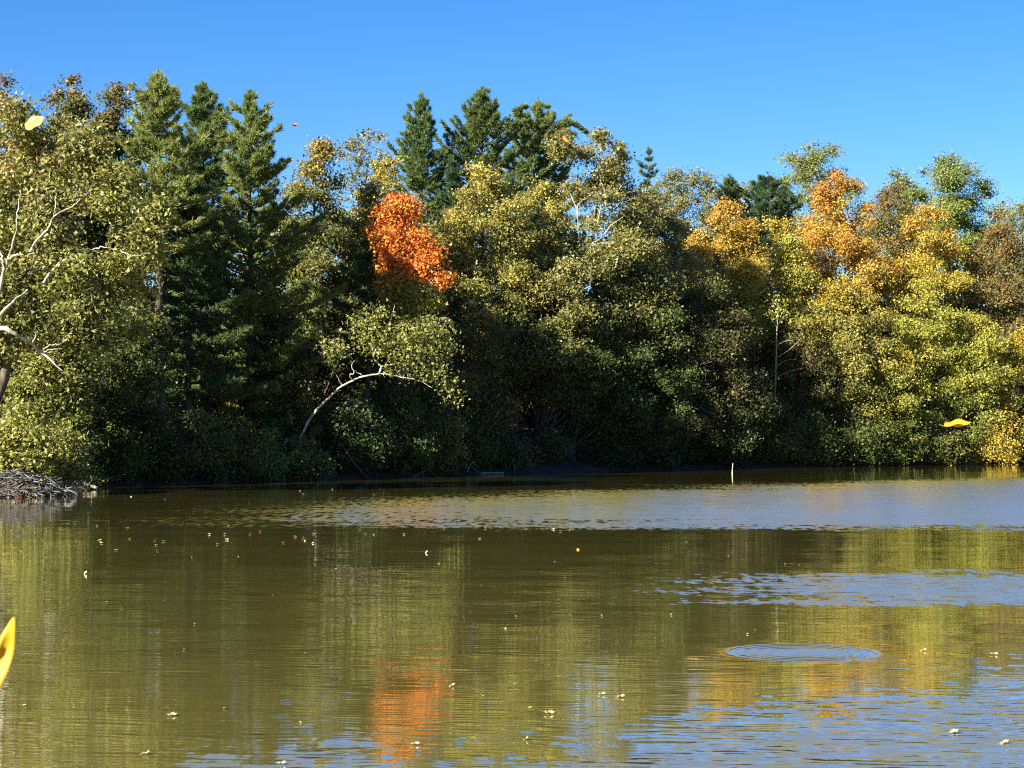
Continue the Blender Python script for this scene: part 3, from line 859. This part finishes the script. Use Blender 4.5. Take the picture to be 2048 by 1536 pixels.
# snag by the dim olive tree
Yg = shore_y(1556) + 1.6
S_ = thing('snag', 'thin pale dying tree with bare side twigs and one leafy tuft', 'tree', (at(1549, 900, Yg)[0], Yg, float(height(at(1549, 900, Yg)[0], Yg)) - 0.1))
limb_objs(S_, Yg, [([(1549, 925, 0), (1550, 800, 0), (1552, 720, -0.5), (1554, 660, -0.8), (1556, 620, -1), (1556, 608, -1)], 3.4, 1.2)], M_PALEBARK, name='trunk')
limb_objs(S_, Yg, [([(1556, 690, -0.8), (1570, 682, -1.2), (1586, 681, -1.4)], 1.5, 0.7), ([(1554, 714, -0.8), (1578, 700, -1.3), (1602, 676, -1.6)], 1.7, 0.7),
                   ([(1553, 735, -0.7), (1570, 722, -1.2), (1592, 718, -1.4)], 1.4, 0.6), ([(1554, 655, -0.8), (1547, 644, -1), (1542, 638, -1)], 1.2, 0.6),
                   ([(1555, 650, -0.9), (1566, 636, -1.1), (1574, 630, -1.1)], 1.3, 0.6), ([(1552, 755, -0.6), (1580, 742, -1.2), (1604, 736, -1.4)], 1.3, 0.5)], M_PALEBARK)
p = at(1562, 614, Yg - 1) - np.array(S_.location)
v, c, _, _ = crown_mesh(np.random.default_rng(5), 2.0, 0.0, 1.35, 1.0, 'dome', YELLOW + YGREEN, None, None, 330, 0.22, 0.5, inner=False)
obj('crown', mesh_np('crown', v + p - np.array([0, 0, 1.0]), 3, M_LEAF, c), S_)

# ------------------------------------------------------------------ shrubs along the water's edge
SHRUBS = [
    ('sunlit yellow green shrub above the stick lodge', 40, 800, 135, 955, 0.8, YGREEN + PALE, 106.5),
    ('sunlit straggly shrub beside the stick lodge', 128, 845, 90, 965, 0.6, PALE + YGREEN, 110),
    ('low green bush at the tip of the fallen log', 178, 925, 56, 970, 0.6, GREEN + YGREEN, None),
    ('shaded green bush next to the log, first of the shore row', 235, 850, 110, 968, 0.9, GREEN, None),
    ('round shaded bush under the low spreading pine', 320, 855, 120, 966, 0.8, DKGREEN + GREEN, None),
    ('olive tinted bush under the tiered pine, low over the water', 405, 820, 120, 964, 0.8, OLIVE + GREEN, None),
    ('leafy dark bush under the tiered pine edge', 480, 835, 110, 962, 0.8, GREEN + OLIVE, None),
    ('drooping willowy bush in front of the arching trunk foot', 598, 880, 120, 962, 0.5, GREEN, None),
    ('small fringed green bush left of the willowy bush', 530, 875, 80, 962, 0.4, GREEN + LTGREEN, None),
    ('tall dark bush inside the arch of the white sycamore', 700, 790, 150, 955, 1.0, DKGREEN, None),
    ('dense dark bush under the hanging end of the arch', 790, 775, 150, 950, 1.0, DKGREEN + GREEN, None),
    ('green bush spreading below the flaming maple reach', 865, 800, 130, 948, 0.9, GREEN + OLIVE, None),
    ('bush with bare root tangle at the edge of leaf strewn bank', 940, 830, 90, 935, 0.9, GREEN, None),
    ('small leafy sapling on the leaf strewn bank', 1020, 870, 85, 930, 1.6, OLIVE + GREEN, None),
    ('low sapling beside the thick bare trunk', 1105, 855, 60, 915, 2.2, GREEN, None),
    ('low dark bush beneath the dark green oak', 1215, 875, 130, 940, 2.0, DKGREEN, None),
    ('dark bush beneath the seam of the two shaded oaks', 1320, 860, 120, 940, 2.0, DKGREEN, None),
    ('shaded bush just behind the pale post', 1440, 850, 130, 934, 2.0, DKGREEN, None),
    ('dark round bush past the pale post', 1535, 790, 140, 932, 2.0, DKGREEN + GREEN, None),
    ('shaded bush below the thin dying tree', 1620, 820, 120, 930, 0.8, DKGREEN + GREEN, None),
    ('deep green bush under the golden olive tree', 1700, 830, 120, 926, 0.6, GREEN + DKGREEN, None),
    ('green bush under the small bright yellow tree', 1785, 840, 110, 924, 0.5, GREEN, None),
    ('broken hollow bush beside the far golden shrub', 1870, 850, 110, 922, 0.5, GREEN + OLIVE, None),
    ('sunlit golden shrub leaning over the far water', 1985, 840, 100, 925, 0.3, GOLD + YELLOW, None),
    ('dull bush at the picture edge by the far water', 2060, 860, 90, 922, 0.5, OLIVE + GREEN, None),
]
for lb, cx, top, w, bot, off, pal, Yv in SHRUBS:
    droop = 0.5 if 'willowy' in lb else 0.0
    B('shrub', lb, cx, top, w, bot, off, 'dome', pal, None, None, k=1.15, leaf=0.20, clump=0.3, group='shrubs along the far bank', cat='shrub', Y=Yv, trunk_r=0.05, droop=droop, depth=0.7)

# ------------------------------------------------------------------ woods behind, too deep to count
rng = np.random.default_rng(9)
nclump = 2600
px = rng.uniform(-250, 2300, nclump)
sy = np.array([shore_y(min(max(p, 120), 2040)) for p in px]) + rng.uniform(16, 34, nclump)
lim = np.interp(px, [-250, 100, 300, 600, 900, 1200, 1320, 1420, 1600, 2300], [330, 330, 420, 430, 430, 450, 520, 520, 520, 520])
X = (px - 1024) / FPX * sy
zg = height(X, sy)
zt = CAM_H + (HOR - lim) / FPX * sy
Z = zg + 1.2 + (zt - zg - 1.2) * rng.random(nclump)
own = rng.integers(0, nclump, 80000)
d = nrm(rng.normal(size=(80000, 3)))
pos = np.stack([X, sy, Z], 1)[own] + d * rng.uniform(0.3, 1.5, (80000, 1)) * np.array([1, 1, 0.7])
v, c = leaves(rng, pos, d * 0.6 + np.array([0, 0, 0.4]) + rng.normal(size=(80000, 3)) * 0.5, pick(rng, OLIVE + GREEN + DKGREEN + BROWN, nclump)[own] * rng.uniform(0.7, 1.3, (80000, 1)), 0.55)
woods = obj('background_woods', mesh_np('background_woods', v, 3, M_LEAF, c))
tag(woods, 'dim leafy woods filling the slope behind the front trees', 'woods', kind='stuff')
TRI_COUNT[0] += 160000
# trunks standing in the deep shade of the opening
for i, (tpx, dy, r, lb) in enumerate([(1012, 9, 0.13, 'slim dark stem deep in the shade left of the thick bare trunk'), (1040, 14, 0.16, 'farther dark stem beside the thick bare trunk'),
                                      (992, 6, 0.15, 'leaning shaded stem at the dark opening edge'), (1200, 10, 0.17, 'dark stem in the woods behind the straight trunk oak'), (540, 8, 0.15, 'shaded stem behind the arching sycamore foot')]):
    Yq = shore_y(tpx) + dy
    b = at(tpx, 900, Yq)
    z0 = float(height(b[0], Yq)) - 0.1
    t = thing('young_tree', lb, 'tree', (b[0], Yq, z0))
    zz = np.linspace(0, 13, 9)
    rg = np.random.default_rng(i)
    tv, tf = tubes([(np.stack([rg.normal(0, 0.09, 9) + zz * 0.02 * (i - 2), rg.normal(0, 0.05, 9), zz], 1), r * (1 - zz / 18))], 7)
    obj('trunk', mesh_np('trunk', tv, 4, M_BARK, faces=tf, smooth=True), t)
    v, c, _, _ = crown_mesh(rg, 14, 7.5, 2.2, 2.0, 'dome', GREEN + DKGREEN, None, None, 1800, 0.3, 0.32)
    obj('crown', mesh_np('crown', v, 3, M_LEAF, c), t)

# ------------------------------------------------------------------ trees on the bank beyond the picture edge (they shade the cove)
src = [o for o in bpy.data.objects if o.name.startswith(('poplar_tree', 'maple_tree', 'beech_tree')) and o.type == 'EMPTY'][:4]
for i, (x, y, s) in enumerate([(-37, 106, 1.0), (-43, 112, 1.05), (-46, 101, 0.95), (-38, 118, 1.1), (-52, 95, 0.95), (-58, 103, 1.05), (-62, 92, 0.95), (-49, 120, 1.1)]):
    so = src[i % len(src)]
    r = so.copy()
    COL.objects.link(r)
    r.location = (x, y, float(height(x, y)) - 0.2)
    r.rotation_euler = (0, 0, i * 1.3)
    r.scale = (s, s, s)
    r['label'] = 'leafy tree on the bank just beyond the picture edge past the lodge'
    r['group'] = 'trees beyond the picture edge'
    r['category'] = 'tree'
    for ch in list(so.children):
        c = ch.copy()
        COL.objects.link(c)
        c.parent = r

# ------------------------------------------------------------------ stick lodge, logs, dead branches, post
rng = np.random.default_rng(21)
Yl = 105.5
lc = at(35, 990, Yl)
lodge = thing('beaver_lodge', 'grey heap of bare sticks, a lodge at the water edge', 'stick pile', (lc[0], Yl, 0.0))
mound_v = []
stick_me = []
for q in range(6):
    ln = smooth_line([(0, 0, -0.5), (rng.normal(0, 0.05), rng.normal(0, 0.05), -0.15), (rng.normal(0, 0.07), rng.normal(0, 0.07), 0.2), (rng.normal(0, 0.09), rng.normal(0, 0.09), 0.5)], 7)
    v, f = tubes([(ln, np.linspace(0.022, 0.009, 7))], 5)
    stick_me.append(mesh_np('stick', v, 4, M_STICK, faces=f, smooth=True))
a = np.linspace(0, 2 * math.pi, 25)[:-1]
mv, mf = [], []
for j, (rr, zz) in enumerate([(1.0, -0.3), (0.92, 0.1), (0.7, 0.6), (0.4, 0.95), (0.1, 1.1)]):
    mv.append(np.stack([np.cos(a) * rr * 2.9 * (1 + rng.normal(0, 0.04, 24)), np.sin(a) * rr * 1.5, zz + rng.normal(0, 0.05, 24)], 1))
for j in range(4):
    for i in range(24):
        mf.append((j * 24 + i, j * 24 + (i + 1) % 24, (j + 1) * 24 + (i + 1) % 24, (j + 1) * 24 + i))
obj('mound', mesh_np('mound', np.concatenate(mv), 4, M_GROUND, faces=np.array(mf)), lodge)
for q in range(280):
    th, u = rng.uniform(0, 2 * math.pi), rng.random() ** 0.6
    if math.sin(th) > 0.2:
        th = -th
    zz = 1.15 * (1 - u ** 1.6) + 0.03
    s = obj('stick', stick_me[q % 6], lodge)
    s.location = (math.cos(th) * u * 3.05, math.sin(th) * u * 1.62, zz + rng.uniform(0.0, 0.12))
    s.rotation_euler = (rng.uniform(0.95, 1.9), rng.normal(0, 0.3), rng.uniform(0, 6.28))
    sc = rng.uniform(0.7, 1.9)
    s.scale = (sc * 1.1, sc * 1.1, sc)


def stick_thing(name, label, cat, pts, r0, r1, mat, Y=None, twigs=()):
    Yq = Y or shore_y(pts[0][0])
    b = at(pts[0][0], pts[0][1], Yq)
    P = np.array([at(p[0], p[1], Yq + (p[2] if len(p) > 2 else 0)) - b for p in pts])
    v, f = tubes([(smooth_line(P, 12), np.linspace(r0, r1, 12))], 8)
    o = obj(name, mesh_np(name, v, 4, mat, faces=f, smooth=True), None, b)
    tag(o, label, cat)
    for tw in twigs:
        Q = np.array([at(p[0], p[1], Yq + (p[2] if len(p) > 2 else 0)) - b for p in tw])
        v, f = tubes([(smooth_line(Q, 7), np.linspace(r1 * 0.9, r1 * 0.4, 7))], 5)
        obj('twig', mesh_np('twig', v, 4, mat, faces=f, smooth=True), o)
    return o


ST = stick_thing
ST('fallen_log', 'pale bleached log lying into the water beside the stick lodge', 'log', [(120, 966, 1), (150, 966, 0.5), (175, 970, 0), (198, 977, -1)], 0.16, 0.09, M_LOG, 116.5, [[(175, 970), (184, 960), (182, 955)], [(160, 967), (150, 955)]])
ST('fallen_log', 'thin brown log along the shore past the lodge', 'log', [(80, 979, 0), (120, 979), (170, 977)], 0.05, 0.04, M_LOG, 115.0)
ST('dead_branch', 'dead branch slanting up out of the water under the arch', 'branch', [(818, 958, -1), (835, 949, -1), (856, 938, -0.8)], 0.06, 0.03, M_STICK, None, [[(856, 938, -0.8), (868, 950, -1), (876, 956, -1)], [(847, 943, -1), (846, 958, -1)]])
ST('dead_branch', 'long fallen grey bough leaning down the bank inside the arch', 'branch', [(682, 885, 0.2), (700, 915, -0.4), (720, 940, -0.9), (738, 958, -1.4)], 0.05, 0.03, M_STICK, None, [[(700, 915, -0.4), (726, 925, -0.8)], [(720, 940, -0.9), (735, 936, -1.2)]])
ST('dead_branch', 'bent grey branch trailing at the foot of willowy bush', 'branch', [(530, 950, -0.3), (548, 955, -0.8), (566, 964, -1.2)], 0.05, 0.03, M_STICK)
ST('dead_branch', 'level dead branch just over the water right of the bough', 'branch', [(735, 932, -0.8), (760, 935, -1), (778, 933, -1)], 0.03, 0.015, M_STICK)
ST('dead_branch', 'pale root tangle at the near edge of leaf strewn bank', 'branch', [(934, 944, 0), (940, 932, 0), (946, 922, 0.1)], 0.05, 0.03, M_LOG, None, [[(940, 932), (952, 940), (956, 946)], [(944, 925), (954, 932), (958, 944)]])
ST('fallen_log', 'pale driftwood log along the foot of leaf strewn bank', 'log', [(945, 948, -0.4), (975, 946, -0.3), (1008, 946, -0.3)], 0.09, 0.06, M_LOG, shore_y(975))
ST('dead_branch', 'short white upright stub on the leaf strewn bank edge', 'branch', [(1030, 942, 0), (1028, 934, 0), (1029, 928, 0)], 0.035, 0.03, M_LOG, None)

Yp = CAM_H * FPX / (947 - HOR)
b = at(1464.5, 947, Yp)
hp = 20.0 / FPX * Yp
post = thing('stake', 'weathered pale stake standing in the water before the shaded oaks', 'post', (b[0], Yp, 0))
v, f = tubes([(np.array([(0, 0, -0.6), (0.0, 0, 0), (0.015, 0, hp * 0.42)]), np.array([0.055, 0.05, 0.05]))], 9)
obj('lower_post', mesh_np('lower_post', v, 4, M_POST, faces=f), post)
v, f = tubes([(np.array([(0.015, 0, hp * 0.42), (0.03, 0, hp * 0.7), (0.05, 0, hp), (0.05, 0, hp + 0.004)]), np.array([0.04, 0.038, 0.034, 0.002]))], 9)
obj('upper_post', mesh_np('upper_post', v, 4, M_POST, faces=f), post)
v, f = tubes([(np.array([(0.015, 0, hp * 0.40), (0.016, 0, hp * 0.46)]), np.array([0.062, 0.062]))], 9)
obj('collar', mesh_np('collar', v, 4, M_STICK, faces=f), post)


# ------------------------------------------------------------------ fallen leaves on the water and in the air
def leaf_mat(name, c1, c2):
    m, N, L = new_mat(name)
    tc = N.new('ShaderNodeTexCoord')
    nz = N.new('ShaderNodeTexNoise')
    nz.inputs['Scale'].default_value = 30
    nz.inputs['Detail'].default_value = 4
    cr = N.new('ShaderNodeValToRGB')
    cr.color_ramp.elements[0].position, cr.color_ramp.elements[0].color = 0.38, (*c1, 1)
    cr.color_ramp.elements[1].position, cr.color_ramp.elements[1].color = 0.62, (*c2, 1)
    pb = N.new('ShaderNodeBsdfPrincipled')
    pb.inputs['Roughness'].default_value = 0.55
    tr = N.new('ShaderNodeBsdfTranslucent')
    mx = N.new('ShaderNodeMixShader')
    mx.inputs[0].default_value = 0.35
    out = N.new('ShaderNodeOutputMaterial')
    L.new(tc.outputs['Object'], nz.inputs['Vector'])
    L.new(nz.outputs[0], cr.inputs[0])
    L.new(cr.outputs[0], pb.inputs['Base Color'])
    L.new(cr.outputs[0], tr.inputs['Color'])
    L.new(pb.outputs[0], mx.inputs[1])
    L.new(tr.outputs[0], mx.inputs[2])
    L.new(mx.outputs[0], out.inputs[0])
    return m


M_FL = leaf_mat('pale_fallen_leaf', (0.36, 0.31, 0.16), (0.50, 0.45, 0.27))
M_FY = leaf_mat('yellow_leaf', (0.62, 0.36, 0.02), (0.72, 0.50, 0.02))
M_FP = leaf_mat('pale_yellow_leaf', (0.62, 0.42, 0.09), (0.72, 0.56, 0.16))
M_FB = leaf_mat('brown_leaf', (0.22, 0.10, 0.05), (0.32, 0.15, 0.08))
M_FO = leaf_mat('amber_leaf', (0.42, 0.19, 0.05), (0.52, 0.27, 0.08))


def blade(name, mat, length, width, curl, fold, n=12, stem=0.25, wavy=0.0, lobed=0.0):
    """a single leaf blade along +X: pointed oval, midrib fold, curled, with a stalk."""
    s = np.linspace(0, 1, n + 1)
    wd = width * 0.5 * np.sin(np.pi * s ** 0.8) ** 0.8 * (1 + lobed * np.abs(np.sin(s * 11)) - lobed * 0.5) + 0.001
    x = (s - 0.5) * length
    zc = curl * length * (2 * s - 1) ** 2
    rows = []
    for u in (-1, -0.5, 0, 0.5, 1):
        rows.append(np.stack([x, u * wd, zc + fold * np.abs(u) ** 1.5 * wd * 2 + wavy * np.sin(s * 9 + u * 2) * wd * 0.6], 1))
    top = np.stack(rows, 1)
    V = top.reshape(-1, 3)
    V = np.vstack([V, V - np.array([0, 0, 0.0012])])
    F = []
    m = 5
    k = (n + 1) * m
    for i in range(n):
        for j in range(m - 1):
            q = (i * m + j, (i + 1) * m + j, (i + 1) * m + j + 1, i * m + j + 1)
            F.append(q)
            F.append(tuple(k + z for z in q[::-1]))
    ring = [i * m for i in range(n + 1)] + [i * m + m - 1 for i in range(n, -1, -1)]
    for i in range(len(ring)):
        p, q = ring[i], ring[(i + 1) % len(ring)]
        F.append((p, k + p, k + q, q))
    sv, sf = tubes([(np.array([(x[0] + 0.02 * length, 0, zc[0]), (x[0] - stem * length * 0.5, 0.02 * length, zc[0] + 0.02 * length), (x[0] - stem * length, 0.05 * length, zc[0] + 0.07 * length)]), np.array([0.011, 0.009, 0.008]) * length)], 5)
    F2 = [tuple(f_ + len(V) for f_ in q) for q in sf]
    return mesh_np(name, np.vstack([V, sv]), 4, mat, faces=np.array(F + F2))


fl_me = [blade('floating_leaf', M_FL, 0.17, 0.12, 0.22, 0.35, lobed=0.5), blade('floating_leaf', M_FL, 0.14, 0.11, 0.12, 0.5, lobed=0.4),
         blade('floating_leaf', M_FL, 0.2, 0.13, 0.3, 0.2, lobed=0.6, wavy=0.4), blade('floating_leaf', M_FP, 0.16, 0.1, 0.18, 0.4, wavy=0.5)]
FLOAT = [(85, 1080), (119, 1057), (152, 1082), (200, 1081), (202, 1087), (194, 1052), (255, 1056), (260, 1078), (232, 1101), (310, 1081), (328, 1083), (312, 1091), (315, 1102),
         (42, 1104), (58, 1109), (47, 1116), (120, 1113), (173, 1125), (84, 1141), (384, 1115), (418, 1069), (450, 1069), (453, 1080), (435, 1089), (477, 1114), (458, 1052), (500, 1069), (520, 1063), (567, 1086), (590, 1074), (607, 1076),
         (610, 1082), (627, 1068), (626, 1087), (671, 1139), (676, 1166), (213, 1205), (244, 1216), (18, 1002), (28, 1004), (80, 998), (130, 998), (137, 1012), (178, 994), (262, 994), (330, 999), (113, 1018), (470, 978), (498, 1007),
         (600, 982), (607, 988), (665, 979), (672, 971), (500, 972), (720, 1059), (731, 1068), (748, 1070), (809, 1069), (889, 1057), (971, 1057), (960, 1078), (1053, 1058), (1106, 1059), (1139, 1060), (1121, 1063), (852, 1105), (877, 1128), (787, 1145), (1109, 1124), (1122, 1130),
         (1130, 1157), (1155, 1100), (963, 1170), (748, 989), (1374, 1084), (1457, 1112), (1570, 1129), (1599, 1131), (1718, 1123), (940, 1224), (1032, 1234), (1203, 1232), (1010, 1258), (389, 1249), (368, 1299), (610, 1308), (1285, 1290), (1342, 1230), (1510, 1262), (1495, 1269), (1628, 1277),
         (545, 1190), (1560, 1324), (907, 1372), (965, 1393), (1060, 1417), (1029, 1370), (450, 1418), (48, 1412), (600, 1446), (1645, 1415)]
zones = [('tiny pale leaf floating on calm water close to the stick lodge shore', 'leaves afloat near the lodge', lambda x, y: y < 1025 and x < 700),
         ('pale fallen leaf floating on the dark still water below the pines', 'leaves afloat on the dark still water', lambda x, y: y < 1180 and x < 700),
         ('pale leaf speck floating along the edge of the ruffled blue band', 'leaves afloat along the ruffled band', lambda x, y: y < 1180 and x < 1300),
         ('pale leaf floating between the two wind ruffled bands', 'leaves afloat between the ruffled bands', lambda x, y: y < 1180),
         ('pale leaf floating on olive ripples short of the orange reflection', 'leaves afloat short of the orange reflection', lambda x, y: x < 760),
         ('pale leaf floating on the open water near the fish ring', 'leaves afloat near the ring', lambda x, y: x > 1340),
         ('pale leaf floating on olive ripples past the orange reflection', 'leaves afloat past the orange reflection', lambda x, y: True)]
rng = np.random.default_rng(33)
for i, (x, y) in enumerate(FLOAT):
    Yq = CAM_H * FPX / (y - HOR)
    o = obj('floating_leaf', fl_me[i % 4], None, (at(x, y, Yq)[0], Yq, 0.012))
    o.rotation_euler = (rng.normal(0, 0.2), rng.normal(0, 0.2), rng.uniform(0, 6.28))
    s = rng.uniform(0.8, 1.25) * (0.7 if Yq > 60 else 0.34)
    o.scale = (s, s, s * 0.6)
    for lb, g, fn in zones:
        if fn(x, y):
            tag(o, lb, 'leaf', g)
            break
BIG = [('curled dry leaf with brown patches floating low before the near ripples', 345, 1432, 0.24, 0.2), ('forked pale leaf sprig floating at the bottom edge', 293, 1509, 0.22, 0.5),
       ('wide pale leaf floating on olive ripples, largest in the middle', 1100, 1428, 0.26, 0.0), ('pale leaf floating beside the bottom blue sheen', 1243, 1395, 0.22, 0.3),
       ('stalked pale leaf right beside the orange reflection', 905, 1373, 0.2, 0.9), ('tan leaf floating low inside the orange reflection', 832, 1490, 0.2, 0.2),
       ('small upright leaf catching light near the bottom middle', 1053, 1480, 0.16, 1.2), ('pale cupped leaf floating on the blue corner', 1908, 1466, 0.24, 0.4),
       ('white curled leaf at the blue picture corner', 2010, 1487, 0.2, 0.7), ('pale long leaf adrift just past the fish ring', 1990, 1310, 0.24, 0.1),
       ('yellowish leaf afloat at the fish ring outer edge', 1848, 1302, 0.2, 0.6), ('flat pale leaf on the bottom sheen next to the orange reflection', 565, 1529, 0.2, 0.3), ('pale leaf crossing the bottom blue streaks', 1205, 1390, 0.2, 0.2),
       ('bright leaf standing on edge in the dark still water', 853, 1106, 0.26, 1.5), ('bright leaf on edge below the lodge reflection', 171, 1148, 0.3, 1.5)]
for i, (lb, x, y, ln, tilt) in enumerate(BIG):
    Yq = CAM_H * FPX / (y - HOR)
    o = obj('floating_leaf', blade('floating_leaf', M_FL, ln * 0.58, ln * 0.33, 0.12, 0.2, lobed=0.6, wavy=0.4), None, (at(x, y, Yq)[0], Yq, 0.015))
    o.rotation_euler = (0.25, -tilt * 0.6, rng.uniform(-0.5, 0.5))
    tag(o, lb, 'leaf')

AIR = [('yellow_leaf', 'large blurred yellow leaf falling close by, cut by the picture edge', 6, 1318, 3.4, M_FY, 0.150, 0.034, (1.25, -1.28, 0.28), 0.08),
       ('falling_leaf', 'pale yellow leaf falling before the sycamore crown', 71, 248, 9.0, M_FP, 0.098, 0.066, (1.05, -0.60, 0.1), 0.08),
       ('falling_leaf', 'small brown leaf falling against the blue sky', 590, 251, 13.0, M_FB, 0.068, 0.04, (0.45, -0.28, 0.1), 0.1),
       ('falling_leaf', 'amber leaf falling at the edge of the blunt pine', 1126, 280, 13.0, M_FO, 0.08, 0.055, (0.7, 0.35, 0.2), 0.15),
       ('falling_leaf', 'bright yellow twisted leaf falling before the far shrubs', 1916, 851, 8.5, M_FY, 0.125, 0.06, (0.35, -0.13, 0.1), 0.05)]
for nm, lb, x, y, Yq, mt, ln, wd, rot, curl in AIR:
    o = obj('falling_leaf', blade('falling_leaf', mt, ln, wd, curl, 0.25, n=20, stem=0.15, wavy=0.35), None, at(x, y, Yq))
    o.rotation_euler = rot
    tag(o, lb, 'leaf', 'leaves falling through the air')
print('TRIS', TRI_COUNT[0])
